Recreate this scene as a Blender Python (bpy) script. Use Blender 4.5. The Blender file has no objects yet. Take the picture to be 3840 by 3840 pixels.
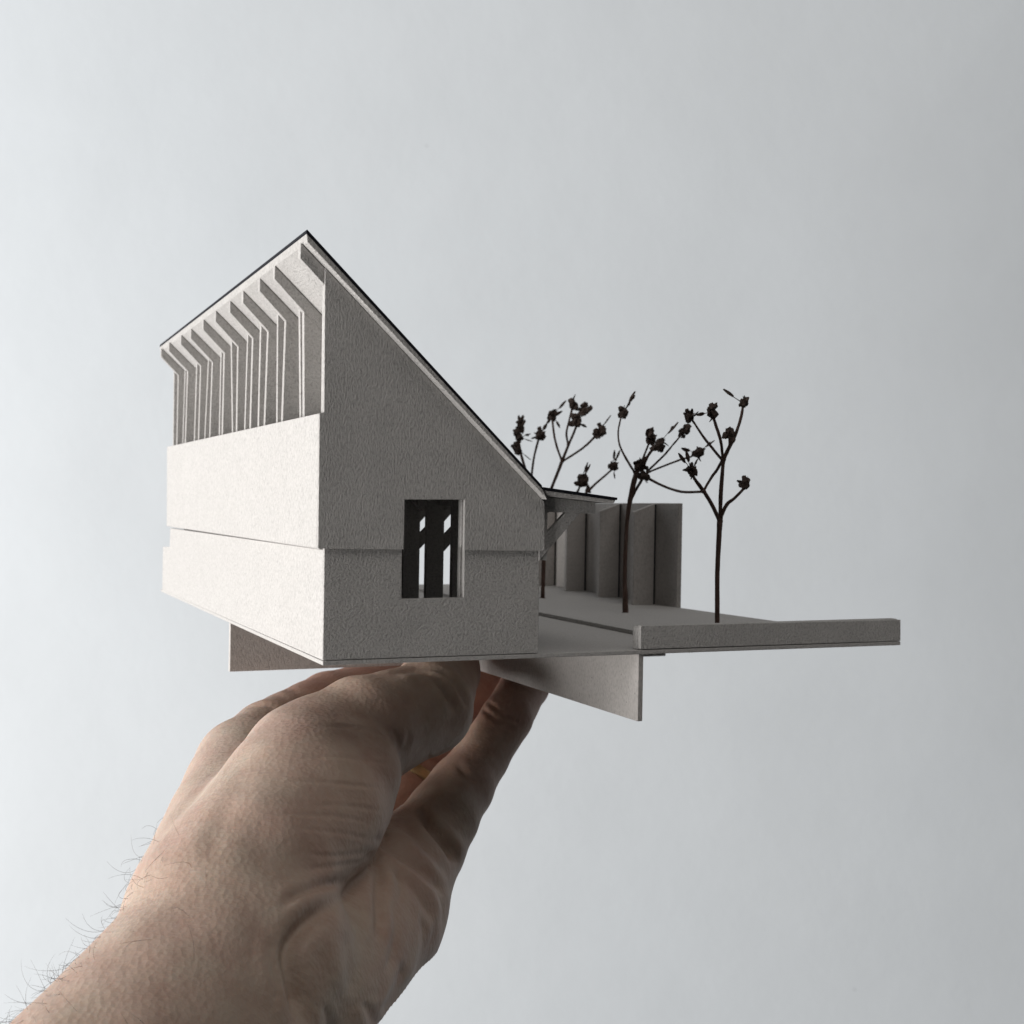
import bpy, bmesh, math, random
import numpy as np
from mathutils import Vector, Matrix

scene = bpy.context.scene
COL = scene.collection
MM = 0.001
random.seed(7)
RNG = np.random.default_rng(11)

# ----------------------------------------------------------------------------------------------------------------
# CAMERA (a hand-held phone looking level at the model; world axes follow the model: X along gable, Y along eaves, Z up)
# ----------------------------------------------------------------------------------------------------------------
FPX, CPX = 4665.0, 1920.0
def _unit(v):
    v = np.array(v, float)
    return v/np.linalg.norm(v)
_ex = np.array([12460-CPX, 2097-CPX, FPX]); _ey = np.array([-145-CPX, 1876-CPX, FPX])
_ex = _unit(_ex); _ey = _unit(_ey-_ex*np.dot(_ex, _ey)); _ez = np.cross(_ex, _ey)
ROT = np.stack([_ex, _ey, _ez], 1)                       # world -> camera (x right, y down, z forward)
TR = np.array([(1210-CPX)/FPX*300, (2496-CPX)/FPX*300, 300.0])
CAM = -ROT.T@TR
def c2w(p):                                              # camera-frame millimetres -> world millimetres
    return ROT.T@(np.array(p, float)-TR)
def ray(px, py, z):                                      # photo pixel at a depth -> world millimetres
    return c2w([(px-CPX)/FPX*z, (py-CPX)/FPX*z, z])
def on_plane(px, py, ax, val):
    d = ROT.T@np.array([(px-CPX)/FPX, (py-CPX)/FPX, 1.0])
    return CAM+(val-CAM[ax])/d[ax]*d
def depth_of(p):
    return (ROT@np.array(p, float)+TR)[2]
RIGHT, UP, FWD = ROT.T@np.array([1., 0, 0]), ROT.T@np.array([0, -1., 0]), ROT.T@np.array([0, 0, 1.])

cd = bpy.data.cameras.new('camera'); cam = bpy.data.objects.new('camera', cd); COL.objects.link(cam)
cd.sensor_width = 36.0; cd.lens = 36.0*FPX/3840.0
cd.clip_start = 0.01; cd.clip_end = 60.0
mw = Matrix.Identity(4)
for i in range(3):
    mw[i][0] = RIGHT[i]; mw[i][1] = UP[i]; mw[i][2] = -FWD[i]; mw[i][3] = CAM[i]*MM
cam.matrix_world = mw
cd.dof.use_dof = True; cd.dof.focus_distance = 0.315; cd.dof.aperture_fstop = 42.0
scene.camera = cam

# ----------------------------------------------------------------------------------------------------------------
# LIGHT: one big window to the left, a dim room all round
# ----------------------------------------------------------------------------------------------------------------
w = bpy.data.worlds.new('World'); scene.world = w; w.use_nodes = True
bg = w.node_tree.nodes['Background']
bg.inputs['Color'].default_value = (0.93, 0.97, 1.0, 1); bg.inputs['Strength'].default_value = 0.034
def area(name, off, aim, sx, sy, power, col):
    ld = bpy.data.lights.new(name, 'AREA'); ld.shape = 'RECTANGLE'; ld.size = sx; ld.size_y = sy
    ld.energy = power; ld.color = col
    lo = bpy.data.objects.new(name, ld); COL.objects.link(lo)
    base = CAM*MM
    p = base+RIGHT*off[0]+UP*off[1]+FWD*off[2]
    a = base+RIGHT*aim[0]+UP*aim[1]+FWD*aim[2]
    lo.location = p
    lo.rotation_euler = Vector(a-p).to_track_quat('-Z', 'Y').to_euler()
    return lo
area('window_light', (-1.95, -0.20, -0.46), (0.1, -0.02, 0.45), 1.40, 2.2, 113.0, (1.0, 0.99, 0.975))
area('overhead_fill', (0.7, 1.9, -0.55), (0.1, 0.0, 0.40), 1.5, 1.5, 12.5, (1.0, 0.96, 0.92))  # added overhead fill, no real lamp; rakes card relief, brightens terrace
scene.view_settings.view_transform = 'Standard'; scene.view_settings.look = 'None'
scene.view_settings.exposure = 0.0; scene.view_settings.gamma = 1.0

# ----------------------------------------------------------------------------------------------------------------
# MATERIALS
# ----------------------------------------------------------------------------------------------------------------
class NT:
    def __init__(s, name):
        s.m = bpy.data.materials.new(name); s.m.use_nodes = True; s.t = s.m.node_tree; s.n = s.t.nodes
        s.bsdf = s.n['Principled BSDF']
    def add(s, kind, **kw):
        nd = s.n.new(kind)
        for k, v in kw.items():
            if k in nd.inputs: nd.inputs[k].default_value = v
            else: setattr(nd, k, v)
        return nd
    def link(s, a, ao, b, bi): s.t.links.new(a.outputs[ao], b.inputs[bi])
    def coords(s, scale, rot=(0, 0, 0)):
        tc = s.add('ShaderNodeTexCoord'); mp = s.add('ShaderNodeMapping')
        mp.inputs['Scale'].default_value = scale; mp.inputs['Rotation'].default_value = rot
        s.link(tc, 'Object', mp, 'Vector'); return mp
    def noise(s, scale, detail=4, rough=0.6, k=1.0):
        mp = s.coords(scale); nz = s.add('ShaderNodeTexNoise')
        nz.inputs['Scale'].default_value = k; nz.inputs['Detail'].default_value = detail
        nz.inputs['Roughness'].default_value = rough
        s.link(mp, 'Vector', nz, 'Vector'); return nz
    def ramp(s, src, out, stops):
        r = s.add('ShaderNodeValToRGB'); el = r.color_ramp.elements
        while len(el) < len(stops): el.new(0.5)
        for e, (p, c) in zip(el, stops):
            e.position = p; e.color = (c, c, c, 1) if not hasattr(c, '__len__') else tuple(c)+(1,)
        s.link(src, out, r, 'Fac'); return r
    def mix(s, a, ao, b, bo, fac=0.5, mode='MULTIPLY'):
        m = s.add('ShaderNodeMixRGB', blend_type=mode); m.inputs['Fac'].default_value = fac
        s.link(a, ao, m, 'Color1'); s.link(b, bo, m, 'Color2'); return m
    def bump(s, src, out, strength, dist, prev=None):
        b = s.add('ShaderNodeBump'); b.inputs['Strength'].default_value = strength; b.inputs['Distance'].default_value = dist
        s.link(src, out, b, 'Height')
        if prev: s.link(prev, 'Normal', b, 'Normal')
        return b

def card(name, col, stretch=(1, 1, 1), relief=0.5, fleck=1.0, blotch=1.0):
    """Grey bookbinder's board: pulp mottling, pressed felt relief, stray fibres and specks."""
    t = NT(name)
    big = t.noise((90, 90, 90), 4, 0.6)
    mid = t.noise((1650*stretch[0], 1650*stretch[1], 1650*stretch[2]), 5, 0.65)
    fine = t.noise((5200, 5200, 5200), 3, 0.6)
    base = t.ramp(big, 'Fac', [(0.3, [c*(1-0.06*blotch) for c in col]), (0.7, [c*(1+0.05*blotch) for c in col])])
    mott = t.ramp(mid, 'Fac', [(0.3, 1-0.30*fleck), (0.5, 1.0), (0.72, 1.0+0.14*fleck)])
    m1 = t.mix(base, 'Color', mott, 'Color', 1.0)
    # dark pulp specks
    mp = t.coords((330*stretch[0]**0.3, 330, 330*stretch[2]**0.3)); vo = t.add('ShaderNodeTexVoronoi')
    vo.inputs['Scale'].default_value = 1.0
    t.link(mp, 'Vector', vo, 'Vector')
    sp = t.ramp(vo, 'Distance', [(0.0, 0.35), (0.055, 0.5), (0.075, 1.0)])
    pick = t.add('ShaderNodeSeparateColor'); t.link(vo, 'Color', pick, 'Color')
    th = t.ramp(pick, 'Red', [(0.80, 0.0), (0.82, 0.75)])
    m2 = t.add('ShaderNodeMixRGB', blend_type='MULTIPLY'); t.link(th, 'Color', m2, 'Fac')
    t.link(m1, 'Color', m2, 'Color1'); t.link(sp, 'Color', m2, 'Color2')
    t.link(m2, 'Color', t.bsdf, 'Base Color')
    t.bsdf.inputs['Roughness'].default_value = 0.92
    t.bsdf.inputs['Specular IOR Level'].default_value = 0.18
    b1 = t.bump(mid, 'Fac', relief, 0.0016)
    b2 = t.bump(fine, 'Fac', relief*0.6, 0.00016, b1)
    t.link(b2, 'Normal', t.bsdf, 'Normal')
    return t.m

CARD = (0.435, 0.418, 0.402)
M = {}
M['card_v'] = card('grey_card_upright_grain', CARD, (1.3, 1.2, 0.52), 0.55, 1.0)
M['card'] = card('grey_card', CARD, (0.95, 0.95, 0.95), 0.55, 1.0)
M['card_flat'] = card('grey_card_smooth', CARD, (1, 1, 1), 0.42, 0.7, 0.25)
M['card_side'] = card('grey_card_lit_side', CARD, (1, 1.3, 0.7), 0.36, 1.05, 0.35)
M['card_warm'] = card('warm_grey_card', (0.435, 0.410, 0.390), (1.2, 1.2, 0.6), 0.25, 0.9)
M['card_edge'] = card('cut_card_edge', (0.47, 0.455, 0.435), (0.5, 0.5, 2.0), 0.6, 1.0)

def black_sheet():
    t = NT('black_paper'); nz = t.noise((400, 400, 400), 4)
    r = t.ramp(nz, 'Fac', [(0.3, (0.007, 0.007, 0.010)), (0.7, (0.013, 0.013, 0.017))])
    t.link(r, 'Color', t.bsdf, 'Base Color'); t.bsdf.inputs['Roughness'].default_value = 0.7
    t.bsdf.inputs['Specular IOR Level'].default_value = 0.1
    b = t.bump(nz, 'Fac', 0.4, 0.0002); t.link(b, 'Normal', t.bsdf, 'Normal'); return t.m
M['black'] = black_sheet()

def stem_mat(name, a, b_, sc):
    t = NT(name); nz = t.noise(sc, 5, 0.65)
    r = t.ramp(nz, 'Fac', [(0.3, a), (0.7, b_)]); t.link(r, 'Color', t.bsdf, 'Base Color')
    t.bsdf.inputs['Roughness'].default_value = 0.75; t.bsdf.inputs['Specular IOR Level'].default_value = 0.3
    b = t.bump(nz, 'Fac', 0.8, 0.0003); t.link(b, 'Normal', t.bsdf, 'Normal'); return t.m
M['stem'] = stem_mat('dried_stem', (0.042, 0.023, 0.018), (0.125, 0.075, 0.058), (900, 900, 220))
M['seed'] = stem_mat('dried_seed_head', (0.020, 0.013, 0.010), (0.105, 0.072, 0.058), (700, 700, 700))

def wall_mat():
    t = NT('painted_plaster')
    big = t.noise((1.6, 1.6, 1.6), 3, 0.5); mid = t.noise((9, 9, 9), 4, 0.55)
    r = t.ramp(big, 'Fac', [(0.3, (0.555, 0.585, 0.612)), (0.7, (0.575, 0.600, 0.622))])
    r2 = t.ramp(mid, 'Fac', [(0.25, 0.965), (0.75, 1.02)])
    m = t.mix(r, 'Color', r2, 'Color', 1.0)
    vo = t.add('ShaderNodeTexVoronoi'); vo.inputs['Scale'].default_value = 1.0
    mp = t.coords((8.0, 8.0, 8.0)); t.link(mp, 'Vector', vo, 'Vector')
    sp = t.ramp(vo, 'Distance', [(0.0, 0.80), (0.010, 0.90), (0.020, 1.0)])
    m2 = t.mix(m, 'Color', sp, 'Color', 0.8)
    t.link(m2, 'Color', t.bsdf, 'Base Color'); t.bsdf.inputs['Roughness'].default_value = 0.6
    t.bsdf.inputs['Specular IOR Level'].default_value = 0.25
    rough = t.noise((160, 160, 160), 4, 0.6)
    b1 = t.bump(mid, 'Fac', 0.25, 0.004); b2 = t.bump(rough, 'Fac', 0.10, 0.0008, b1)
    t.link(b2, 'Normal', t.bsdf, 'Normal'); return t.m
M['wall'] = wall_mat()

def skin_mat():
    t = NT('skin')
    big = t.noise((38, 38, 38), 4, 0.6); mid = t.noise((170, 170, 170), 4, 0.6); fine = t.noise((2600, 2600, 2600), 3, 0.6)
    r = t.ramp(big, 'Fac', [(0.30, (0.425, 0.294, 0.236)), (0.52, (0.440, 0.330, 0.262)), (0.72, (0.435, 0.350, 0.275))])
    r2 = t.ramp(mid, 'Fac', [(0.25, (0.88, 0.80, 0.78)), (0.6, (1.0, 1.0, 1.0))])
    m = t.mix(r, 'Color', r2, 'Color', 0.9)
    # blood shows redder towards the finger tips
    at = t.add('ShaderNodeAttribute', attribute_name='flush')
    red = t.add('ShaderNodeMixRGB', blend_type='MULTIPLY'); red.inputs['Color2'].default_value = (1.08, 0.80, 0.76, 1)
    t.link(at, 'Fac', red, 'Fac'); t.link(m, 'Color', red, 'Color1')
    t.link(red, 'Color', t.bsdf, 'Base Color')
    t.bsdf.inputs['Roughness'].default_value = 0.56; t.bsdf.inputs['Specular IOR Level'].default_value = 0.35
    t.bsdf.inputs['Subsurface Weight'].default_value = 0.25
    t.bsdf.inputs['Subsurface Radius'].default_value = (1.0, 0.40, 0.22)
    t.bsdf.inputs['Subsurface Scale'].default_value = 0.0022
    vo = t.add('ShaderNodeTexVoronoi'); vo.inputs['Scale'].default_value = 1.0
    mp = t.coords((780, 780, 520), (0.2, 0.3, 0.9)); t.link(mp, 'Vector', vo, 'Vector')
    al = t.add('ShaderNodeAttribute', attribute_name='along'); ms = t.add('ShaderNodeMapping')
    ms.inputs['Scale'].default_value = (0.95, 0.12, 0.12); t.link(al, 'Vector', ms, 'Vector')
    wr = t.add('ShaderNodeTexNoise'); wr.inputs['Scale'].default_value = 1.0; wr.inputs['Detail'].default_value = 5; wr.inputs['Roughness'].default_value = 0.65
    wr.inputs['Distortion'].default_value = 0.4
    t.link(ms, 'Vector', wr, 'Vector')
    b0 = t.bump(mid, 'Fac', 0.25, 0.0012)
    b1 = t.bump(vo, 'Distance', 0.38, 0.00028, b0)
    b2 = t.bump(wr, 'Fac', 0.22, 0.0008, b1)
    b3 = t.bump(fine, 'Fac', 0.15, 0.0001, b2)
    t.link(b3, 'Normal', t.bsdf, 'Normal'); return t.m
M['skin'] = skin_mat()
def plain(name, col, rough, metal=0.0):
    t = NT(name); nz = t.noise((500, 500, 500), 3)
    r = t.ramp(nz, 'Fac', [(0.3, [c*0.85 for c in col]), (0.7, [min(1, c*1.1) for c in col])])
    t.link(r, 'Color', t.bsdf, 'Base Color'); t.bsdf.inputs['Roughness'].default_value = rough
    t.bsdf.inputs['Metallic'].default_value = metal; return t.m
M['gold'] = plain('gold', (0.52, 0.40, 0.22), 0.38, 1.0)
M['hair'] = plain('body_hair', (0.045, 0.032, 0.024), 0.5)

# ----------------------------------------------------------------------------------------------------------------
# HELPERS
# ----------------------------------------------------------------------------------------------------------------
def thing(name, label, cat, loc=(0, 0, 0), group=None):
    o = bpy.data.objects.new(name, None); COL.objects.link(o); o.empty_display_size = 0.01
    o.location = Vector(loc)*MM; o['label'] = label; o['category'] = cat; o['kind'] = 'thing'
    if group: o['group'] = group
    o['base_mm'] = list(loc)
    return o
def new_mesh(name, verts, faces, mat, parent=None, origin=None, smooth=False):
    """verts in world millimetres; origin = the object's own origin (defaults to the parent's base)."""
    pb = np.array(parent['base_mm']) if parent is not None and 'base_mm' in parent else np.zeros(3)
    og = np.array(origin, float) if origin is not None else pb
    me = bpy.data.meshes.new(name)
    me.from_pydata([tuple((np.array(v, float)-og)*MM) for v in verts], [], faces); me.update()
    me.materials.append(mat)
    if smooth: me.polygons.foreach_set('use_smooth', [True]*len(me.polygons))
    o = bpy.data.objects.new(name, me); COL.objects.link(o)
    if parent is not None: o.parent = parent
    o.location = Vector(tuple((og-pb)*MM))
    o['base_mm'] = list(map(float, og))
    return o
def fix(o):
    bm = bmesh.new(); bm.from_mesh(o.data); bmesh.ops.recalc_face_normals(bm, faces=bm.faces); bm.to_mesh(o.data); bm.free()
    return o
def bevel(o, wd=0.12):
    m = o.modifiers.new('soft_cut_edge', 'BEVEL'); m.width = wd*MM; m.segments = 1; m.limit_method = 'ANGLE'; m.angle_limit = 0.7
    return o
def prism(name, pts, axis, a, b, mat, parent=None, edge=True, origin=None):
    """Flat card of outline pts (the two remaining axes in order), cut square, from a to b along axis."""
    def v3(p, q):
        if axis == 'Y': return (p[0], q, p[1])
        if axis == 'X': return (q, p[0], p[1])
        return (p[0], p[1], q)
    n = len(pts)
    verts = [v3(p, a) for p in pts]+[v3(p, b) for p in pts]
    faces = [tuple(range(n)), tuple(range(2*n-1, n-1, -1))]+[(i, (i+1) % n, n+(i+1) % n, n+i) for i in range(n)]
    o = fix(new_mesh(name, verts, faces, mat, parent, origin))
    if edge: bevel(o)
    return o
def box(name, x, y, z, mat, parent=None, edge=True):
    return prism(name, [(x[0], y[0]), (x[1], y[0]), (x[1], y[1]), (x[0], y[1])], 'Z', z[0], z[1], mat, parent, edge)
def copy_part(o, dy):
    c = o.copy(); COL.objects.link(c); c.parent = o.parent; c.location = o.location+Vector((0, dy*MM, 0)); return c

def tube(pts, rads, nseg=8, close=True):
    """Smooth tube through points (mm) with radii; returns verts, faces."""
    P = np.array(pts, float); Rr = np.array(rads, float)
    # Catmull-Rom resample
    if len(P) > 2:
        Q, S = [], []
        for i in range(len(P)-1):
            p0 = P[max(i-1, 0)]; p1 = P[i]; p2 = P[i+1]; p3 = P[min(i+2, len(P)-1)]
            for k in range(4):
                t = k/4.0
                Q.append(0.5*((2*p1)+(-p0+p2)*t+(2*p0-5*p1+4*p2-p3)*t*t+(-p0+3*p1-3*p2+p3)*t**3))
                S.append(Rr[i]*(1-t)+Rr[i+1]*t)
        Q.append(P[-1]); S.append(Rr[-1]); P = np.array(Q); Rr = np.array(S)
    verts, faces = [], []
    up = np.array([0.3, 0.2, 1.0]); n = len(P)
    for i in range(n):
        d = P[min(i+1, n-1)]-P[max(i-1, 0)]; d = d/(np.linalg.norm(d)+1e-9)
        u = np.cross(d, up)
        if np.linalg.norm(u) < 1e-3: u = np.cross(d, [1, 0, 0])
        u /= np.linalg.norm(u); v = np.cross(d, u)
        for k in range(nseg):
            a = 2*math.pi*k/nseg
            verts.append(P[i]+Rr[i]*(math.cos(a)*u+math.sin(a)*v))
    for i in range(n-1):
        for k in range(nseg):
            k2 = (k+1) % nseg
            faces.append((i*nseg+k, i*nseg+k2, (i+1)*nseg+k2, (i+1)*nseg+k))
    if close:
        faces.append(tuple(range(nseg-1, -1, -1))); faces.append(tuple((n-1)*nseg+k for k in range(nseg)))
    return verts, faces
def join(parts):
    V, Fc = [], []
    for v, f in parts:
        o = len(V); V += list(v); Fc += [tuple(i+o for i in q) for q in f]
    return V, Fc

# ----------------------------------------------------------------------------------------------------------------
# THE SETTING: a painted wall behind
# ----------------------------------------------------------------------------------------------------------------
WD = 950.0
wc = CAM+FWD*WD
def wp(x, y, z=0): return wc+RIGHT*x+UP*y+FWD*z
nx, ny = 60, 60
vs, fs = [], []
for j in range(ny+1):
    for i in range(nx+1):
        vs.append(wp(-1600+3600*i/nx, -1500+3000*j/ny, 0))
for j in range(ny):
    for i in range(nx):
        a = j*(nx+1)+i; fs.append((a, a+1, a+nx+2, a+nx+1))
wall = new_mesh('wall', vs, fs, M['wall'], None, wc)
wall['kind'] = 'structure'; wall['label'] = 'plain pale grey painted wall behind the held model'

# ----------------------------------------------------------------------------------------------------------------
# THE MODEL'S BASE
# ----------------------------------------------------------------------------------------------------------------
base = thing('model_terrace', 'grey card base board with crossed support fins under the small house', 'terrace base', (88, 130, 0))
prism('base_board', [(0, 0), (176.9, 0), (177.0, 125), (184.5, 266), (0, 266)], 'Z', 0.0, 1.08, M['card_flat'], base)
prism('terrace_slab', [(106.9, 4.4), (174.4, 4.4), (171.6, 57), (169.2, 115), (168.45, 130), (173.9, 168.5), (178.2, 208), (180.9, 245), (182.0, 262.5), (107.6, 262.5)],
      'Z', 1.09, 2.38, M['card_flat'], base)
o = prism('support_fin', [(0.1, -15.75), (87.2, -15.75), (87.2, -0.02), (0.1, -0.02)], 'Y', 113.0, 115.2, M['card_warm'], base)
o['label'] = 'fin running across under the board behind the thumb'
o = prism('support_fin', [(89.3, -15.75), (163.7, -15.75), (163.7, -0.02), (89.3, -0.02)], 'Y', 113.0, 115.2, M['card_warm'], base)
o = prism('support_fin', [(0.6, -18.2), (130.0, -18.6), (130.0, -0.02), (0.6, -0.02)], 'X', 87.6, 89.15, M['card_warm'], base)
o['label'] = 'longer fin running back under the board, its cut end facing forward'

# low upstand at the front of the terrace: two layers of card
up_ = thing('garden_wall', 'low grey card upstand along the front right edge of the base board', 'low wall', (132, 2, 1.2))
prism('front_layer', [(87.8, 1.35), (176.9, 1.25), (176.75, 7.55), (87.8, 7.7)], 'Y', -0.02, 1.55, M['card'], up_)
prism('back_layer', [(87.75, 1.2), (176.9, 1.2), (176.75, 7.72), (87.75, 7.45)], 'Y', 1.62, 4.25, M['card'], up_)

# ----------------------------------------------------------------------------------------------------------------
# THE HOUSE
# ----------------------------------------------------------------------------------------------------------------
house = thing('model_house', 'small grey card house with one steep black topped roof, clerestory fins and porch', 'model house', (28, 120, 1.1))
def roof_under(x): return -0.931*x+94.5
# lower gable: two plies, window notch open at the top
def lower_gable(a, b, il, ir, ib):
    return [(0, 1.27), (57.4, 1.27), (57.2, 28.6), (36.2+ir, 28.6), (36.25+ir, 15.95+ib), (19.75+il, 15.8+ib), (19.62+il, 28.6), (-0.1, 28.6)]
prism('lower_gable_wall', lower_gable(0, 1, 0, 0, 0), 'Y', 0.0, 1.6, M['card'], house)
prism('inner_wall_layer', [(3.4, 1.3), (56.9, 1.3), (56.9, 28.6), (35.7, 28.6), (35.7, 15.7), (20.2, 15.7), (20.2, 28.6), (3.4, 28.6)], 'Y', 1.62, 3.4, M['card'], house)
ug = [(-2.0, 28.32), (19.66, 28.1), (19.72, 40.42), (35.6, 40.74), (35.66, 28.0), (58.1, 27.82), (57.9, roof_under(57.9)-0.15), (-1.45, roof_under(-1.45)-0.15), (-1.1, 61.0), (-2.2, 60.55)]
prism('upper_gable_wall', ug, 'Y', -1.2, 0.0, M['card_v'], house)
prism('inner_wall_layer', [(3.4, 28.65), (20.2, 28.65), (20.2, 41.2), (35.3, 41.2), (35.3, 28.65), (57.0, 28.65), (57.0, roof_under(57)-0.3), (-1.1, roof_under(-1.1)-0.3), (-0.9, 61.1), (3.4, 61.1)], 'Y', 0.03, 2.3, M['card'], house)
# long walls on the window side
prism('lower_side_wall', [(0.12, 1.25), (262.3, 0.95), (261.9, 19.7), (243.0, 20.4), (242.2, 28.2), (0.12, 27.9)], 'X', -0.05, 1.6, M['card_side'], house)
prism('inner_side_layer', [(1.7, 1.3), (261, 1.3), (261, 19.4), (242, 20), (242, 27.9), (1.7, 27.9)], 'X', 1.62, 3.3, M['card_flat'], house)
prism('upper_side_wall', [(0.02, 28.35), (238.8, 29.1), (241.6, 62.2), (0.02, 60.75)], 'X', -2.05, -0.85, M['card_side'], house)
prism('inner_side_layer', [(2.4, 28.0), (238.0, 28.8), (240.0, 60.6), (2.4, 59.6)], 'X', -0.83, 0.4, M['card_flat'], house)
# edge strip of the porch side wall closing the gable at the right
prism('corner_strip', [(58.15, 25.4), (59.5, 25.3), (59.35, 41.3), (58.0, 41.6)], 'Y', 0.05, 3.0, M['card_edge'], house)
# back gable
prism('back_gable_wall', [(3.4, 1.3), (50.9, 1.3), (50.9, roof_under(50.9)-0.2), (0.5, roof_under(0.5)-0.2), (0.5, 62.4), (3.4, 62.4)], 'Y', 228.0, 229.6, M['card'], house)
prism('light_block_panel', [(2.4, 57.0), (227.8, 57.0), (227.8, roof_under(7.4)-0.3), (2.4, roof_under(7.4)-0.3)], 'X', 6.7, 7.4, M['card'], house)  # added lining behind the studs; keeps window light out of the interior

# roof: card below, black paper on top; steep slope and shallower porch slope
RY0, RY1 = -4.2, 233.0
def roof_top(x): return -0.9405*x+97.25
xk = 55.95
prism('roof_board', [(-6.65, roof_under(-6.65)), (57.2, roof_under(57.2)-0.1), (xk, roof_top(xk)-1.02), (-6.85, roof_top(-6.85)-1.02)], 'Y', RY0, RY1, M['card'], house)
prism('roof_sheet', [(-7.0, roof_top(-7.0)-1.0), (xk-0.15, roof_top(xk)-1.0), (xk-0.25, roof_top(xk)+0.1), (-6.75, roof_top(-6.75)+0.08)], 'Y', RY0, RY1, M['black'], house)
prism('porch_roof_board', [(xk+1.35, 42.2), (76.7, 40.55), (77.2, 41.35), (xk+0.2, 43.6)], 'Y', RY0+0.2, RY1, M['card'], house)
prism('porch_roof_sheet', [(xk+0.1, 43.62), (77.6, 41.38), (77.75, 42.05), (xk, 44.35)], 'Y', RY0, RY1, M['black'], house)

# eleven card frames: rafter with tail, stud, mullion strip, post, porch beam and brace
FY = [-0.8, 28.1, 47, 69.1, 88.4, 111, 132.7, 157.5, 177.5, 204, 224.6]
PY = [-0.8, 28.1, 47, 69.1, 91.3, 113.5, 136, 158.5, 180, 204, 224]
TX = [-7.4, -6.9, -6.6, -6.6, -6.55, -6.7, -6.8, -6.8, -7.1, -7.5, -7.5]
SA = [(0.8, 90), (1.04, 1.64), (0.83, 0.36), (0.97, 0.42), (0.63, 0.34), (0.66, 0.73), (0.44, 0.28), (1.0, 0.51), (0.31, 0.01), (-0.13, -0.51), (-0.5, -0.6)]
SB = [None, (0.42, 1.27), (-0.94, -0.58), (-0.70, -0.92), (-0.45, -0.91), (-1.14, -0.15), (-0.21, -0.34), (0.06, -0.89), (-0.69, -1.16), (-0.74, -1.21), (-1.9, -1.75)]
TH = 2.1
def rafter(y, tx, sax, th):
    u = lambda x: roof_under(x)-0.12
    low = lambda x: roof_under(x)-4.3
    return prism('rafter', [(tx, u(tx)-0.1), (tx, low(tx)+0.55), (sax, low(sax)), (56.6, low(56.6)), (57.1, u(57.1))], 'Y', y, y+th, M['card'], house)
for i, y in enumerate(FY):
    th = TH if i else 1.9
    sax = SA[i][0]
    lo = lambda x: roof_under(x)-4.3
    if i == 0:
        prism('rafter', [(TX[0], roof_under(TX[0])-0.2), (TX[0], lo(TX[0])+0.2), (-1.5, lo(-1.5)), (-1.5, roof_under(-1.5)-0.2)], 'Y', -0.82, 1.5, M['card'], house)
        continue
    rafter(y, TX[i], sax, th)
    wt = 60.82+y*0.006
    prism('stud', [(sax, lo(sax)+0.02), (SA[i][1], wt), (SA[i][1]+5.6, wt), (sax+5.6, lo(sax+5.6)+0.02)], 'Y', y, y+th, M['card'], house)
    b = SB[i]
    wt = 60.82+y*0.006
    topz = roof_under(b[0])-0.3
    prism('mullion', [(b[0], topz-0.9), (b[1], wt), (b[1]+4.0, wt), (b[0]+4.0, topz-4.5)], 'Y', y+th+0.08, y+th+1.5+0.6*random.random(), M['card'], house)
# posts of the porch side, beams and braces: shared meshes
p0 = prism('post', [(51.2, 1.15), (56.9, 1.15), (56.9, lo(56.9)-0.02), (51.2, lo(51.2)-0.02)], 'Y', 28.1, 30.2, M['card'], house)
b0 = prism('porch_beam', [(57.0, 37.98), (73.3, 37.75), (73.3, 40.75), (57.0, 42.1)], 'Y', 28.1, 30.0, M['card'], house)
k0 = prism('brace', [(57.0, 25.1), (57.0, 30.2), (64.6, 37.88), (68.7, 37.82)], 'Y', 28.1, 30.0, M['card'], house)
for y in PY[2:]:
    for q in (p0, b0, k0): copy_part(q, y-28.1)
for q in (b0, k0): copy_part(q, -0.25-28.1)
prism('wall_plate', [(30.3, 39.2), (233, 39.2), (233, 41.1), (30.3, 41.1)], 'X', 55.0, 56.9, M['card'], house)

# torn paper whiskers left by the knife
wh = []
for k in range(46):
    i = 1+int(RNG.integers(9)); zz = 62+27*RNG.random(); x0 = min(SA[i][0], SB[i][0])+RNG.random()*0.8
    p = np.array([x0, FY[i]+RNG.random()*3.0, zz]); d = _unit(np.array([-1.0, -0.6*RNG.random(), RNG.normal()*0.8])); L = 0.25+0.9*RNG.random()**2
    wh.append(tube([p, p+d*L*0.5, p+d*L+RNG.normal(size=3)*0.2], [0.09, 0.06, 0.02], 4))
for k in range(60):
    t_ = RNG.random(); p = np.array([57.5*t_, -0.02, 1.05]) if k % 2 else np.array([88+88*t_, -0.02, 0.03])
    d = _unit(np.array([RNG.normal()*0.6, -1.0, -0.5*RNG.random()])); L = 0.15+0.4*RNG.random()**2
    wh.append(tube([p, p+d*L*0.5, p+d*L+RNG.normal(size=3)*0.08], [0.06, 0.04, 0.015], 3))
V, Fc = join(wh)
o = new_mesh('loose_fibre', V, Fc, M['card_edge'], house); o['kind'] = 'stuff'

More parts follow.
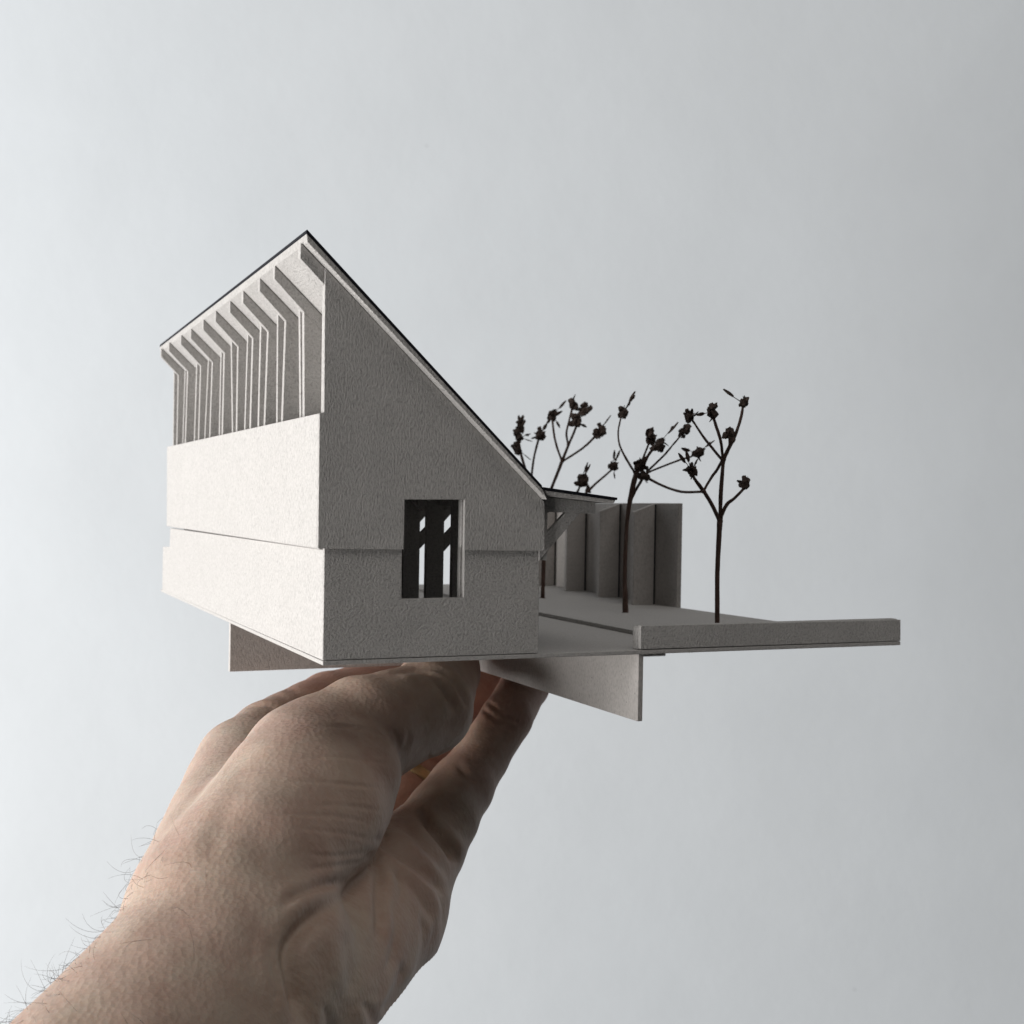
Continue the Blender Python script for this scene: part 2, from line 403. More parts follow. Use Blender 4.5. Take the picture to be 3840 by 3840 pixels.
# ----------------------------------------------------------------------------------------------------------------
# THE BUTTRESSED SCREEN WALL AT THE BACK OF THE TERRACE
# ----------------------------------------------------------------------------------------------------------------
fen = thing('screen_wall', 'tall grey card screen wall with buttress fins at back of terrace', 'screen wall', (172, 180, 2.4))
J = [(169.3, 115.0), (168.5, 130.0), (174.0, 168.5), (178.3, 208.0), (181.0, 245.0), (182.6, 264.0)]
Z0, Z1 = 2.4, 42.0
for k in range(len(J)-1):
    a, b = np.array(J[k]), np.array(J[k+1]); d = (b-a)/np.linalg.norm(b-a); nrm = np.array([d[1], -d[0]])
    th = 2.0
    a2 = a+d*(0.10 if k else 0); b2 = b-d*0.10
    prism('wall_panel', [tuple(a2), tuple(b2), tuple(b2+nrm*th), tuple(a2+nrm*th)], 'Z', 1.1, Z1, M['card_warm'], fen)
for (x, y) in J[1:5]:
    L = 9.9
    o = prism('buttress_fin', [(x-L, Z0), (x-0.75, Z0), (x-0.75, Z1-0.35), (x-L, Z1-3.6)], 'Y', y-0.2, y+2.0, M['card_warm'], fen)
    prism('joint_shade', [(x-0.73, Z0), (x-0.05, Z0), (x-0.05, Z1-0.5), (x-0.73, Z1-0.7)], 'Y', y+0.05, y+1.6, M['black'], fen, False)  # black strip put in for the contact shadow where fin meets wall

# ----------------------------------------------------------------------------------------------------------------
# DRIED FLOWER STALKS USED AS TREES
# ----------------------------------------------------------------------------------------------------------------
def leaf(c, d, L, wd, curl, side=None):
    """A dry curled bract: a thin folded blade with thickness."""
    d = d/np.linalg.norm(d)
    s = np.cross(d, RNG.normal(size=3)); s /= np.linalg.norm(s); n = np.cross(d, s)
    rows = 6; V = []; 
    for k in range(rows+1):
        t = k/rows
        ww = wd*(math.sin(math.pi*(0.10+0.80*t)**0.85)*0.95+0.06)*0.5
        p = c+d*L*t+n*curl*L*t*t
        fold = 0.35*ww
        V += [p-s*ww+n*fold+n*0.05, p-n*0.0, p+s*ww+n*fold+n*0.05, p+s*ww+n*fold-n*0.12, p-n*0.22, p-s*ww+n*fold-n*0.12]
    Fc = []
    for k in range(rows):
        for j in range(6):
            a = k*6+j; b = k*6+(j+1) % 6; Fc.append((a, b, b+6, a+6))
    Fc += [tuple(range(5, -1, -1)), tuple(rows*6+j for j in range(6))]
    return V, Fc
def lump(c, d, r, el=1.2):
    """Crumpled calyx: a noisy ball drawn out along d."""
    d = d/np.linalg.norm(d)
    bm = bmesh.new(); bmesh.ops.create_icosphere(bm, subdivisions=2, radius=1.0)
    V = []
    ph = RNG.random(6)*6.28
    for v in bm.verts:
        p = np.array(v.co); a = 1+0.22*math.sin(4*p[0]+ph[0])*math.sin(5*p[1]+ph[1])+0.16*math.sin(9*p[2]+ph[2]+3*p[0])+0.10*RNG.normal()
        p = p*a*r; p = p+d*np.dot(p, d)*(el-1); V.append(c+p)
    Fc = [tuple(v.index for v in f.verts) for f in bm.faces]; bm.free(); return V, Fc
def seed_head(parent, c, d, r, nl=5, long=None, tips=(), stem=None):
    d = np.array(d, float); d /= np.linalg.norm(d)
    side = lambda k: RNG.normal(size=3)*r*k
    parts = [lump(c, d, r*0.55, 1.35)]
    for k in range(9): parts.append(lump(c+d*r*(RNG.random()*1.1-0.35)+side(0.30), d+side(0.4)/r, r*(0.26+0.20*RNG.random()), 1.0+0.6*RNG.random()))
    for k in range(nl):
        q = RNG.normal(size=3); q -= d*np.dot(q, d); q /= np.linalg.norm(q)
        dd = q*(0.25+0.75*RNG.random())+d*(RNG.random()*1.9-0.85)
        parts.append(leaf(c+d*r*(0.5*RNG.random()-0.25), dd, r*(0.55+0.65*RNG.random()), r*(0.55+0.5*RNG.random()), RNG.normal()*0.8))
    for k in range(3):
        q = RNG.normal(size=3); dd = d+q*0.35
        parts.append(tube([c+d*r*0.5, c+d*r*0.55+dd/np.linalg.norm(dd)*r*(0.5+0.3*RNG.random())], [r*0.10, r*0.05], 4))
    if stem: parts.append(tube([stem[0]+(stem[0]-c)*0.1, c], [stem[1]*0.95, stem[1]*0.85], 6))
    V, Fc = join(parts)
    h = fix(new_mesh('seed_head', V, Fc, M['seed'], parent, c))
    for (e, wdt) in tips:                                  # thin bracts or pods standing off the head
        e = np.array(e, float); dd = e-c; L = np.linalg.norm(dd)
        V, Fc = join([tube([c+dd*0.15, c+dd*0.38+RNG.normal(size=3)*0.15, c+dd*0.6], [0.16, 0.12, 0.14], 5), leaf(c+dd*0.5, dd, L*0.55, wdt, 0.06), lump(c+dd*0.75, dd, wdt*0.30, 2.0)])
        fix(new_mesh('bract', V, Fc, M['seed'], h, c))
    return h
RS = [1.0]
def stalk(parent, name, pp, z, r0, r1, dz=None):
    pts = [ray(p[0], p[1], z+(dz*i/(len(pp)-1) if dz else 0)) for i, p in enumerate(pp)]
    rr = [r0+(r1-r0)*i/(len(pp)-1) for i in range(len(pp))]
    rr = [r*RS[0]*(1+0.08*RNG.normal()) for r in rr]
    V, Fc = join([tube(pts, rr, 8), lump(pts[0], pts[1]-pts[0], rr[0]*1.1, 1.25)])
    for k in range(len(V)): V[k] = V[k]+RNG.normal(size=3)*0.025
    o = fix(new_mesh(name, V, Fc, M['stem'], parent, pts[0], smooth=True)); return pts[-1], o
def z4(pts): return [(1880+x*0.528, 1420+y*0.528) for x, y in pts]
def z3(pts): return [(1900+x*0.2174, 1460+y*0.2174) for x, y in pts]
def tree(label, ground, zf, trunk, twigs, heads):
    g = np.array(ground, float)
    t = thing('model_tree', label, 'model tree', tuple(g), 'dried stalks standing in as trees')
    z = depth_of(g)
    tp = zf(trunk[0]); pts = [g+np.array([0, 0, -0.3])]+[ray(p[0], p[1], z) for p in tp]
    rr = [r*RS[0] for r in trunk[1]]
    V, Fc = join([tube(pts, rr, 10), lump(pts[-1], UP, rr[-1]*1.0, 1.3)])
    for k in range(len(V)): V[k] = V[k]+RNG.normal(size=3)*0.03
    fix(new_mesh('trunk', V, Fc, M['stem'], t, tuple(g), smooth=True))
    ends = []
    for (pp, r0, r1, dz) in twigs:
        ends.append((stalk(t, 'branch', zf(pp), z, r0, r1, dz)[0], r1*RS[0]))
    for h in heads:
        (p, dirpx, r, nl, dz) = h[:5]; r = r*0.98; tips = h[5] if len(h) > 5 else []
        q = zf([p])[0]; c = ray(q[0], q[1], z+dz)
        dv = RIGHT*dirpx[0]-UP*dirpx[1]+FWD*(0.3*RNG.normal())
        tp = []
        for (e, wdt) in tips:
            eq = zf([e])[0]; tp.append((ray(eq[0], eq[1], z+dz+RNG.normal()*0.6), wdt))
        near = min(ends, key=lambda e: np.linalg.norm(e[0]-c))
        seed_head(t, c, dv, r, nl, None, tp, near if np.linalg.norm(near[0]-c) < 7 else None)
    # blob of glue at the foot
    V, Fc = lump(g+np.array([0, 0, 0.05]), np.array([1., 0.2, 0]), 0.9, 1.6)
    V = [np.array([v[0], v[1], g[2]+(v[2]-g[2])*0.35]) for v in V]
    fix(new_mesh('glue_blob', V, Fc, M['stem'], t, tuple(g), smooth=True))
    return t

RS[0] = 0.82
gA = on_plane(2688, 2336, 2, 2.38); gA = np.array([gA[0], gA[1], 2.38])
# right hand stalk, nearest
yA = 24.0
gA = np.array([on_plane(2688, 2350, 1, yA)[0], yA, 2.38])
tree('tallest dried stalk tree forking into several seed heads, standing behind the low upstand', gA, z4,
     ([(1533, 1735), (1534, 1400), (1543, 1180), (1552, 1010)], [0.92, 0.90, 0.88, 0.95, 1.05]),
     [([(1548, 1005), (1490, 885), (1432, 790)], 0.75, 0.70, -2), ([(1435, 797), (1400, 750), (1372, 712)], 0.62, 0.6, -3),
      ([(1438, 795), (1490, 705), (1530, 650), (1565, 585)], 0.50, 0.55, 2), ([(1553, 1005), (1560, 800), (1572, 640), (1578, 570)], 0.80, 0.75, 0),
      ([(1575, 585), (1500, 495), (1440, 420), (1370, 315)], 0.55, 0.45, 3), ([(1572, 570), (1560, 450), (1530, 350), (1505, 275)], 0.55, 0.5, -2),
      ([(1576, 575), (1612, 500), (1660, 405), (1700, 285), (1712, 225)], 0.75, 0.5, -1), ([(1600, 530), (1622, 470), (1628, 425)], 0.6, 0.5, -3),
      ([(1558, 985), (1600, 895), (1655, 850), (1718, 785)], 0.65, 0.5, -3)],
     [((1350, 660), (-0.2, -1), 2.0, 6, -3, [((1262, 535), 1.1), ((1310, 520), 1.4), ((1395, 575), 0.8)]),
      ((1338, 270), (-0.4, -1), 2.1, 6, 3), ((1495, 235), (-0.2, -1), 2.2, 7, -2, [((1390, 258), 1.1)]),
      ((1718, 175), (0.1, -1), 1.9, 5, -1, [((1580, 82), 1.2)]), ((1622, 395), (0, -1), 2.0, 6, -3),
      ((1722, 748), (0.4, -1), 2.1, 4, -3)])
# middle stalk
RS[0] = 0.58
gB = on_plane(2345, 2297, 2, 2.38)
tree('leaning dark dried stalk tree with a knobbly foot, standing in front of the screen wall', gB, z4,
     ([(881, 1600), (876, 1420), (882, 1200), (893, 1010), (915, 860), (945, 720), (972, 640)], [1.75, 1.9, 1.35, 1.3, 1.35, 1.5, 1.7, 1.45, 1.2]),
     [([(912, 880), (950, 800), (985, 740), (1012, 690)], 1.0, 0.8, 2), ([(945, 665), (885, 565), (840, 470), (830, 375), (850, 275)], 0.7, 0.55, 4),
      ([(980, 640), (1005, 570), (1042, 475)], 0.8, 0.7, 2), ([(1000, 650), (1040, 550), (1108, 462)], 1.0, 0.8, -4), ([(1040, 655), (1150, 550), (1210, 480), (1272, 408)], 0.65, 0.5, -2),
      ([(1050, 662), (1180, 610), (1275, 575), (1345, 555)], 0.65, 0.6, 8), ([(1030, 700), (1150, 762), (1280, 803), (1425, 803)], 0.85, 0.75, -30)],
     [((868, 245), (0, -1), 2.4, 5, 4, [((952, 100), 2.0), ((920, 160), 1.2)]), ((1062, 425), (0.1, -1), 2.9, 5, 2), ((1120, 465), (0.6, -0.6), 2.6, 5, -4, [((1245, 312), 1.7)]),
      ((1290, 375), (0.6, -0.5), 2.3, 6, -2), ((985, 620), (0, -1), 2.8, 4, 0), ((1012, 690), (0.3, 0.6), 2.4, 4, -3),
      ((1392, 530), (0.8, -0.4), 2.5, 5, 8, [((1285, 492), 1.8), ((1505, 440), 1.6)])])
# far stalk rising over the porch roof
RS[0] = 0.62
gC = on_plane(2035, 2243, 2, 2.38)
tree('thin dark dried stalk tree rising behind the porch roof with six seed heads', gC, z3,
     ([(640, 2830), (655, 2450), (690, 2000), (775, 1700), (880, 1440), (958, 1225)], [1.4, 1.4, 1.2, 1.1, 1.0, 1.05, 1.2]),
     [([(940, 1200), (865, 985), (815, 760), (785, 500)], 0.75, 0.7, 6), ([(975, 1190), (1085, 915), (1150, 770), (1205, 625)], 0.95, 0.75, -4),
      ([(1060, 960), (1030, 760), (1075, 550), (1130, 330)], 0.7, 0.7, 3), ([(990, 1225), (1250, 1060), (1390, 950), (1520, 820)], 0.7, 0.8, -8),
      ([(700, 1990), (900, 1930), (1130, 1880), (1240, 1730)], 0.9, 0.8, -3), ([(900, 1930), (1200, 1900), (1370, 1790), (1500, 1660), (1660, 1520), (1820, 1380)], 0.9, 0.6, 5)],
     [((800, 450), (0.2, -1), 2.6, 5, 6, [((1015, 205), 1.1), ((920, 650), 1.7), ((690, 580), 1.5)]), ((1190, 560), (0.3, -1), 2.8, 5, -4, [((1375, 640), 1.6)]),
      ((1150, 265), (0, -1), 2.6, 5, 3), ((1325, 380), (0.5, -0.6), 2.7, 6, 3), ((1575, 760), (0.7, -0.7), 3.0, 4, -8, [((1780, 455), 0.9)]),
      ((1290, 1590), (0.3, -1), 3.0, 5, -3, [((1385, 1270), 1.2), ((1425, 1300), 1.7)]), ((1835, 1335), (0.6, -0.7), 2.3, 4, 5, [((1855, 1060), 1.2), ((1950, 1060), 1.0), ((1870, 1530), 1.0)]),
      ((1400, 1730), (0.2, -1), 1.8, 3, 5)])
# farthest stalk, mostly hidden by the roof
gD = on_plane(2013, 2226, 2, 2.38)
tree('farthest dried stalk tree, mostly hidden behind the steep roof slope', gD, z3,
     ([(500, 2700), (450, 2100), (400, 1650)], [1.3, 1.3, 1.2, 1.1]),
     [([(400, 1650), (300, 1310), (240, 1080), (210, 850), (235, 650)], 1.1, 0.7, 4), ([(415, 1700), (440, 1400), (480, 1130), (545, 880)], 0.8, 0.7, -4)],
     [((230, 640), (0.05, -1), 2.3, 3, 4, [((210, 455), 1.3), ((290, 455), 2.0)]), ((210, 820), (-0.2, -1), 2.7, 4, 3, [((405, 775), 1.6), ((430, 900), 0.8)]),
      ((200, 1050), (-0.5, -1), 2.7, 4, 2, [((410, 1205), 0.6)]), ((570, 800), (0.4, -1), 2.6, 5, -4, [((690, 600), 1.5), ((430, 850), 1.4)])])

# ----------------------------------------------------------------------------------------------------------------
# THE HAND: a signed distance field in the camera frame, meshed with surface nets
# ----------------------------------------------------------------------------------------------------------------
def C3(px, py, z, r):
    return np.array([(px-CPX)/FPX*z, (py-CPX)/FPX*z, z, r*z/FPX])
H = 0.58
lo3 = np.array([-128.0, 34.0, 214.0]); hi3 = np.array([26.0, 122.0, 494.0])
nn = np.ceil((hi3-lo3)/H).astype(int)
ax = [lo3[i]+H*np.arange(nn[i]) for i in range(3)]
GX, GY, GZ = [a.astype(np.float32) for a in np.meshgrid(*ax, indexing='ij', sparse=True)]
def cone(a, b):
    """distance to a round cone between spheres a, b = (x, y, z, r)"""
    a = a.astype(np.float32); b = b.astype(np.float32); d = b[:3]-a[:3]; L2 = float(d@d)
    t = ((GX-a[0])*d[0]+(GY-a[1])*d[1]+(GZ-a[2])*d[2])/L2
    np.clip(t, 0, 1, out=t)
    q = (GX-a[0]-t*d[0])**2+(GY-a[1]-t*d[1])**2+(GZ-a[2]-t*d[2])**2
    return np.sqrt(q)-(a[3]+t*(b[3]-a[3]))
def smin(a, b, k):
    h = np.maximum(k-np.abs(a-b), 0)/k
    return np.minimum(a, b)-h*h*h*k/6.0
def chain(pts, k):
    f = None
    for a, b in zip(pts[:-1], pts[1:]):
        c = cone(C3(*a), C3(*b)); f = c if f is None else smin(f, c, k)
    return f
body = chain([(420, 4250, 250, 560), (880, 3640, 285, 452)], 4)
body = smin(body, chain([(840, 3390, 290, 312), (1130, 2930, 330, 255)], 4), 8)
body = smin(body, chain([(780, 3430, 292, 312), (930, 2890, 372, 203)], 4), 6)
body = smin(body, chain([(1000, 3220, 300, 290), (1135, 3050, 320, 303), (1212, 2895, 342, 283)], 4), 8)
palm = chain([(1040, 3770, 292, 365), (1378, 3410, 348, 295), (1575, 3185, 376, 168)], 5)
palm = smin(palm, chain([(1150, 3450, 372, 260), (1410, 3110, 425, 165)], 5), 5)
body = smin(body, palm, 4)
body = smin(body, chain([(1285, 2970, 330, 196), (1333, 2890, 332, 166)], 3), 6)
thumb = chain([(1150, 2882, 338, 248), (1360, 2746, 353, 206), (1598, 2655, 374, 172), (1660, 2520, 407, 136), (1668, 2490, 414, 128)], 3.5)
pinky = chain([(1590, 3165, 374, 158), (1655, 3065, 382, 138), (1728, 2955, 395, 121), (1806, 2838, 408, 101), (1900, 2692, 420, 95), (1968, 2572, 441, 89), (2003, 2505, 450, 83)], 2.5)
ringf = chain([(1430, 3110, 418, 150), (1580, 2840, 438, 132), (1752, 2620, 459, 118), (1850, 2480, 470, 98)], 2.5)
index = chain([(935, 2885, 374, 203), (1015, 2780, 388, 155), (1225, 2640, 426, 117), (1400, 2585, 448, 107), (1520, 2565, 460, 95)], 3)
midf = chain([(1080, 2850, 405, 150), (1300, 2640, 450, 118), (1560, 2560, 474, 104), (1650, 2540, 482, 95)], 3)
F = smin(body, thumb, 3.5)
F = smin(F, pinky, 3.0)
F = smin(F, ringf, 1.6)
F = smin(F, midf, 1.6)
F = smin(F, index, 1.8)
del body, thumb, pinky, ringf, midf, index

def surface_nets(F, org, h):
    s = F < 0
    nx, ny, nz = F.shape
    cs = np.zeros((nx-1, ny-1, nz-1), np.int8)
    for i in (0, 1):
        for j in (0, 1):
            for k in (0, 1):
                cs += s[i:nx-1+i, j:ny-1+j, k:nz-1+k]
    act = (cs > 0) & (cs < 8)
    idx = np.argwhere(act)
    acc = np.zeros((len(idx), 3)); cnt = np.zeros(len(idx))
    I, J_, K = idx.T
    corner = {(i, j, k): F[I+i, J_+j, K+k] for i in (0, 1) for j in (0, 1) for k in (0, 1)}
    cs_ = list(corner)
    for a in cs_:
        for b in cs_:
            d = np.array(b)-np.array(a)
            if d.sum() == 1 and (d >= 0).all():
                fa, fb = corner[a], corner[b]
                m = (fa < 0) != (fb < 0)
                t = np.where(m, fa/np.where(m, fa-fb, 1), 0)
                p = np.array(a)[None]+t[:, None]*d[None]
                acc[m] += p[m]; cnt[m] += 1
    verts = (idx+acc/cnt[:, None])*h+org
    vid = -np.ones(act.shape, np.int64); vid[I, J_, K] = np.arange(len(idx))
    quads = []
    for axis in range(3):
        sl0 = [slice(None)]*3; sl1 = [slice(None)]*3
        sl0[axis] = slice(0, -1); sl1[axis] = slice(1, None)
        e = s[tuple(sl0)] != s[tuple(sl1)]
        E = np.argwhere(e)
        u, v = [(1, 2), (2, 0), (0, 1)][axis]
        ok = (E[:, u] > 0) & (E[:, v] > 0) & (E[:, u] < F.shape[u]-1) & (E[:, v] < F.shape[v]-1)
        E = E[ok]
        du = np.zeros(3, int); du[u] = 1; dv = np.zeros(3, int); dv[v] = 1
        q = np.stack([vid[tuple((E-du-dv).T)], vid[tuple((E-dv).T)], vid[tuple(E.T)], vid[tuple((E-du).T)]], 1)
        flip = ~s[tuple(E.T)]
        q[flip] = q[flip][:, ::-1]
        quads.append(q)
    Q = np.concatenate(quads); Q = Q[(Q >= 0).all(1)]
    return verts, Q
HV, HQ = surface_nets(F, lo3, H)
def vnormals(V, Q):
    n = np.cross(V[Q[:, 2]]-V[Q[:, 0]], V[Q[:, 3]]-V[Q[:, 1]])
    N = np.zeros_like(V)
    for k in range(4):
        for c in range(3): N[:, c] += np.bincount(Q[:, k], n[:, c], len(V))
    return N/(np.linalg.norm(N, axis=1)[:, None]+1e-12)
def relax(V, Q, it):
    for _ in range(it):
        S = np.zeros_like(V); c = np.zeros(len(V))
        for a, b in ((0, 1), (1, 2), (2, 3), (3, 0)):
            for c_ in range(3):
                S[:, c_] += np.bincount(Q[:, a], V[Q[:, b], c_], len(V))+np.bincount(Q[:, b], V[Q[:, a], c_], len(V))
            c += np.bincount(Q[:, a], minlength=len(V))+np.bincount(Q[:, b], minlength=len(V))
        V = V*0.5+0.5*S/np.maximum(c, 1)[:, None]
    return V
HV = relax(HV, HQ, 2)
HN = vnormals(HV, HQ)
if (HN[:, 2]*(HV[:, 2]-HV[:, 2].mean())).mean() < 0: HQ = HQ[:, ::-1]; HN = -HN
# skin folds: grooves pressed along lines on the camera-facing skin
def seg_dist(P, poly):
    poly = np.array(poly, float)
    # smooth the polyline
    for _ in range(3):
        q = [poly[0]]
        for a, b in zip(poly[:-1], poly[1:]): q += [0.75*a+0.25*b, 0.25*a+0.75*b]
        q.append(poly[-1]); poly = np.array(q)
    best = np.full(len(P), 1e9); tt = np.zeros(len(P)); sgn = np.zeros(len(P)); L = np.concatenate([[0], np.cumsum(np.linalg.norm(np.diff(poly, axis=0), axis=1))])
    for i in range(len(poly)-1):
        d = poly[i+1]-poly[i]; l2 = d@d+1e-9
        t = np.clip(((P-poly[i])@d)/l2, 0, 1); q = P-poly[i]-t[:, None]*d
        dd = np.linalg.norm(q, axis=1); m = dd < best
        best[m] = dd[m]; tt[m] = (L[i]+t[m]*math.sqrt(l2))/L[-1]
    return best, tt
def h2(p): return [(900+x*0.59, 2700+y*0.59) for x, y in p]
def h3(p): return [(1300+x*0.4658, 2440+y*0.4658) for x, y in p]
def h6(p): return [(760+x*0.88, 2280+y*0.88) for x, y in p]
CREASES = [  # line, depth mm, half width px, rim height mm, depth range
    (h2([(640, 1130), (560, 1190), (430, 1280), (330, 1400), (305, 1500), (340, 1640), (370, 1760), (400, 1960)]), 2.8, 34, 0.3),
    (h2([(700, 1030), (620, 1035), (500, 1050), (350, 1110), (250, 1190)]), 1.0, 18, 0.2),
    (h2([(480, 35), (700, 45), (880, 75), (990, 140)]), 0.22, 8, 0.06),
    (h2([(960, 60), (1000, 110), (1010, 200)]), 0.35, 10, 0.1),
    (h2([(180, 590), (420, 600), (700, 620), (870, 670)]), 0.15, 7, 0.05),
    (h2([(430, 540), (700, 540), (950, 590)]), 0.15, 7, 0.05),
    (h2([(350, 690), (650, 715), (870, 770)]), 0.15, 7, 0.05),
    (h2([(420, 850), (620, 870), (830, 830)]), 0.2, 8, 0.05),
    (h2([(400, 950), (600, 930), (780, 900)]), 0.2, 8, 0.05),
    (h2([(300, 380), (600, 400), (960, 440)]), 0.18, 7, 0.05),
    (h2([(350, 230), (650, 230), (990, 290)]), 0.18, 7, 0.05),
    (h6([(790, 275), (872, 262), (950, 272), (1010, 315), (1060, 395), (1090, 460)]), 1.3, 15, 0.7),
    (h6([(830, 245), (920, 240), (1000, 258), (1060, 305), (1105, 375), (1130, 430)]), 1.0, 13, 0.6),
    (h6([(800, 300), (900, 320), (990, 370)]), 0.35, 12, 0.1),
    (h6([(845, 612), (870, 580), (880, 520)]), 0.3, 10, 0.1),
    (h2([(850, 740), (950, 810), (1060, 875), (1230, 990), (1340, 1130)]), 1.6, 20, 0.5),
    (h2([(1130, 560), (1220, 700), (1310, 800), (1385, 930)]), 1.5, 18, 0.4),
    (h2([(840, 830), (885, 950), (880, 1100), (890, 1250), (885, 1420)]), 1.3, 20, 0.4),
    (h2([(850, 840), (960, 950), (1080, 1050), (1180, 1180), (1220, 1300)]), 0.7, 14, 0.2),
    (h2([(1130, 950), (1240, 1060), (1300, 1200), (1290, 1330)]), 0.6, 12, 0.25),
    (h2([(1240, 1010), (1310, 1130), (1335, 1260)]), 0.5, 12, 0.25),
    (h2([(1150, 1220), (1175, 1380), (1150, 1530), (1080, 1680)]), 0.6, 12, 0.25),
    (h2([(1230, 1280), (1215, 1420), (1150, 1570), (1060, 1730)]), 0.5, 11, 0.2),
    (h2([(1040, 1530), (1030, 1640), (960, 1760), (900, 1880)]), 0.8, 14, 0.3),
    (h2([(1100, 1640), (1010, 1740), (930, 1850)]), 0.5, 12, 0.2),
    (h2([(780, 1790), (830, 1860), (850, 1950)]), 0.55, 15, 0.2),
    (h2([(535, 1800), (560, 1900), (600, 2050)]), 0.5, 16, 0.2),
    (h2([(1000, 950), (1020, 1080), (1040, 1150)]), 0.4, 16, 0.15),
    (h3([(1060, 430), (1150, 515), (1240, 590), (1370, 660)]), 0.25, 8, 0.12),
    (h3([(1100, 380), (1190, 460), (1290, 535), (1410, 600)]), 0.22, 8, 0.12),
    (h3([(880, 900), (960, 1000), (1060, 1060)]), 0.5, 12, 0.2),
    (h3([(570, 1270), (700, 1420), (830, 1560), (900, 1700)]), 1.8, 16, 0.3),
    (h3([(640, 850), (690, 890), (740, 900)]), 0.5, 10, 0.3),
    ([(770, 3230), (815, 3110), (865, 2990), (955, 2880)], 0.45, 45, 0.1),
    (h2([(880, 800), (700, 1060), (600, 1180)]), 1.0, 22, 0.0),
    (h2([(1030, 640), (1120, 760), (1230, 880), (1330, 1010)]), 0.8, 14, 0.25),
    (h2([(960, 1150), (990, 1300), (980, 1470), (930, 1620)]), 0.7, 16, 0.25),
    (h2([(700, 1330), (690, 1450), (720, 1600), (700, 1760)]), 0.6, 26, 0.2),
    (h2([(200, 1350), (190, 1500), (230, 1680), (220, 1850)]), 0.5, 18, 0.15),
    (h6([(170, 430), (250, 415), (330, 430)]), 0.35, 9, 0.15),
    (h6([(230, 380), (300, 370), (370, 390)]), 0.35, 9, 0.15),
    (h6([(280, 345), (350, 340), (420, 355)]), 0.3, 9, 0.15),
]
def pix(V): return np.stack([CPX+FPX*V[:, 0]/V[:, 2], CPX+FPX*V[:, 1]/V[:, 2]], 1)
HP = pix(HV)
view = -HV/np.linalg.norm(HV, axis=1)[:, None]
facing = np.clip((HN*view).sum(1)*3, 0, 1)
# nearest-surface test so that folds of the thumb do not print through on fingers behind
cell = 8
key = (HP//cell).astype(int); key -= key.min(0); kk = key[:, 0]*100000+key[:, 1]
uk, inv = np.unique(kk, return_inverse=True); zmin = np.full(len(uk), 1e9); np.minimum.at(zmin, inv, HV[:, 2])
front = (HV[:, 2]-zmin[inv]) < 9.0
disp = np.zeros(len(HV))
for (poly, dep, wpx, rim) in CREASES:
    pa = np.array(poly); m = (HP[:, 0] > pa[:, 0].min()-5*wpx) & (HP[:, 0] < pa[:, 0].max()+5*wpx) & (HP[:, 1] > pa[:, 1].min()-5*wpx) & (HP[:, 1] < pa[:, 1].max()+5*wpx) & front
    ids = np.nonzero(m)[0]
    if len(ids) == 0: continue
    d, t = seg_dist(HP[ids], poly)
    fade = np.clip(np.minimum(t, 1-t)*5, 0, 1)
    fade = np.where((t <= 0) | (t >= 1), 0, fade)
    g = -dep*np.exp(-(d/wpx)**2)+rim*np.exp(-((d-2.2*wpx)/(1.3*wpx))**2)
    disp[ids] += g*fade*facing[ids]
HV = HV+HN*disp[:, None]
# long soft undulation of tendons and flesh
HV = HV+HN*(0.25*np.sin(HV[:, 0]*0.31+1.1)*np.sin(HV[:, 2]*0.27)*np.sin(HV[:, 1]*0.23+0.5))[:, None]
HW = (HV-TR)@ROT                                       # to world millimetres  (ROT.T @ (p - TR))
wrist = c2w([(600-CPX)/FPX*270, (3840-CPX)/FPX*270, 270])
hand = thing('hand', 'bare left hand gripping the fins under the card model, thumb in front', 'hand', tuple(wrist))
ho = new_mesh('hand_skin', HW, [tuple(q) for q in HQ.tolist()], M['skin'], hand, tuple(wrist), smooth=True)
at = ho.data.attributes.new('flush', 'FLOAT', 'POINT')
fl = np.clip((HV[:, 2]-375)/60, 0, 1)*0.9
at.data.foreach_set('value', fl.astype(np.float32))
# surface coordinates that follow the arm: u along the bones, v across, for the fine skin lines
axis_u = _unit(C3(1130, 2930, 330, 1)[:3]-C3(420, 4250, 250, 1)[:3]); axis_v = _unit(np.cross(axis_u, [0, 0, 1]))
bend = 0.10*(HV@axis_v)**2*0.05
uv3 = np.stack([HV@axis_u+bend, HV@axis_v, HV[:, 2]], 1).astype(np.float32)
at2 = ho.data.attributes.new('along', 'FLOAT_VECTOR', 'POINT'); at2.data.foreach_set('vector', uv3.ravel())

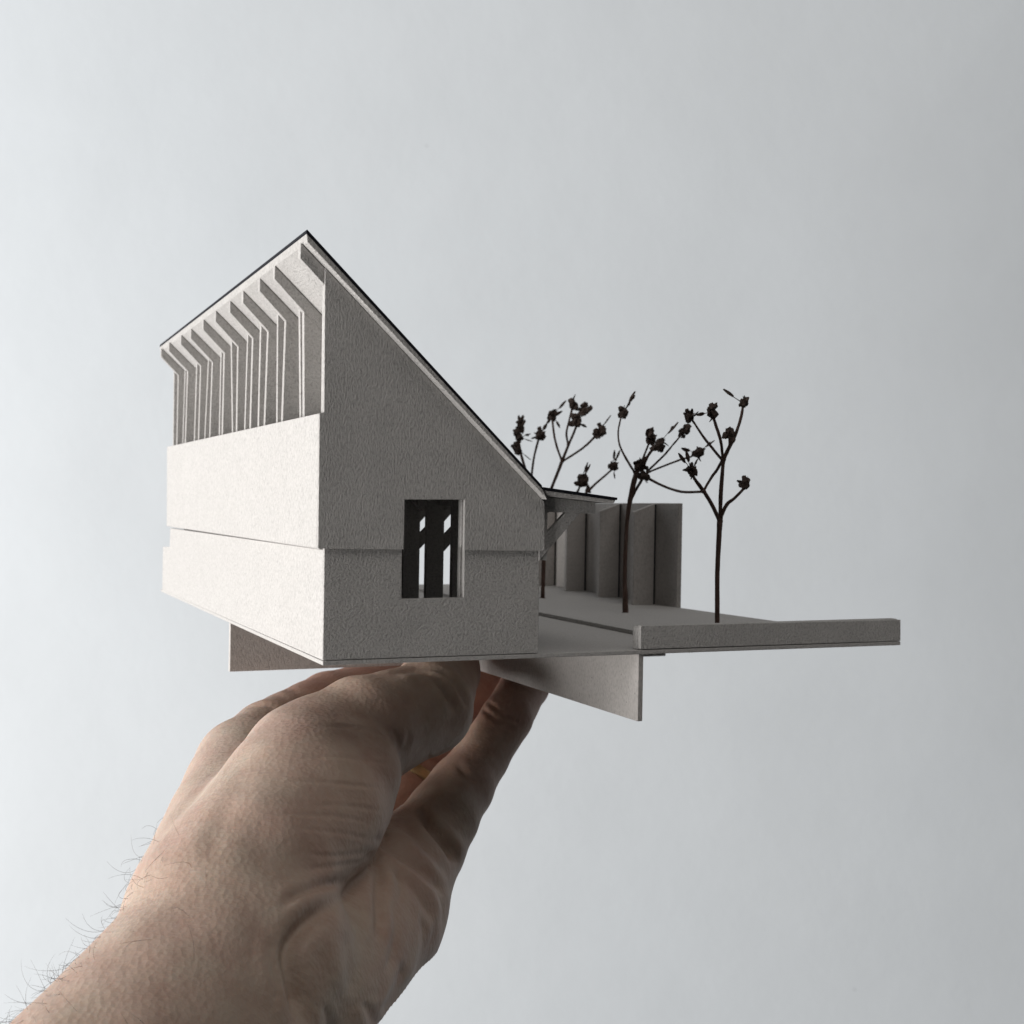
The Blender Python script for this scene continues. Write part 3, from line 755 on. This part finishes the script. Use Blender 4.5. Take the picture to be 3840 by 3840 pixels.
# hairs on the forearm
hv = []
arm = np.nonzero((HP[:, 1] > 3050) & (HP[:, 1] < 3950) & (HP[:, 0] < 1000) & (facing > -0.2))[0]
edge_in = HP[arm, 0]-(100+(3821-HP[arm, 1])*0.725)      # pixels in from the outer contour
prob = np.where(edge_in < 90, 1.0, np.where(edge_in < 480, 0.16, 0.02))*np.clip((HP[arm, 1]-3050)/500, 0.05, 1)
pick = RNG.choice(arm, 330, replace=False, p=prob/prob.sum())
down = _unit(c2w([0, 0, 0])*0+(ROT.T@np.array([-0.55, 0.75, -0.25])))
for i in pick:
    p = HW[i]; n = ROT.T@HN[i]
    L = 3.0+7.5*RNG.random()**1.3; d = _unit(n*(0.10+0.45*RNG.random()**2)+down*(1.5*RNG.random()-0.35)+RNG.normal(size=3)*0.30)
    side = _unit(np.cross(d, RNG.normal(size=3))); turn = RNG.normal()*2.4
    pts = [p-n*0.2]; q = p-n*0.2; dd = d
    for k in range(6):
        q = q+dd*L/6; pts.append(q); dd = _unit(dd+side*turn/6-n*(0.12 if np.dot(q-p, n) > 0.5 else -0.05))
    hv.append(tube(pts, [0.034, 0.034, 0.032, 0.030, 0.026, 0.019, 0.010], 3, False))
V, Fc = join(hv)
hr = new_mesh('arm_hair', V, Fc, M['hair'], hand, tuple(wrist)); hr['kind'] = 'stuff'

# gold ring on the ring finger
a, b = C3(1430, 3110, 418, 150), C3(1580, 2840, 438, 132)
t = 0.62; c = a+(b-a)*t; axd = _unit((b-a)[:3]); R0 = c[3]+0.35
axw = ROT.T@axd; cw = c2w(c[:3])
u = _unit(np.cross(axw, [0.2, 1, 0.1])); v = np.cross(axw, u)
V, Fc = [], []
prof = [(-1.9, -0.5), (-1.9, 0.35), (-1.2, 0.75), (1.2, 0.75), (1.9, 0.35), (1.9, -0.5)]
NS = 48
for i in range(NS):
    an = 2*math.pi*i/NS
    for (h, r) in prof: V.append(cw+axw*h+(u*math.cos(an)+v*math.sin(an))*(R0+r))
for i in range(NS):
    for k in range(6):
        i2 = (i+1) % NS; k2 = (k+1) % 6
        Fc.append((i*6+k, i*6+k2, i2*6+k2, i2*6+k))
rg = fix(new_mesh('ring', V, Fc, M['gold'], None, tuple(cw), smooth=True))
rg['label'] = 'plain gold band worn on the ring finger in the shade of the palm'; rg['category'] = 'ring'
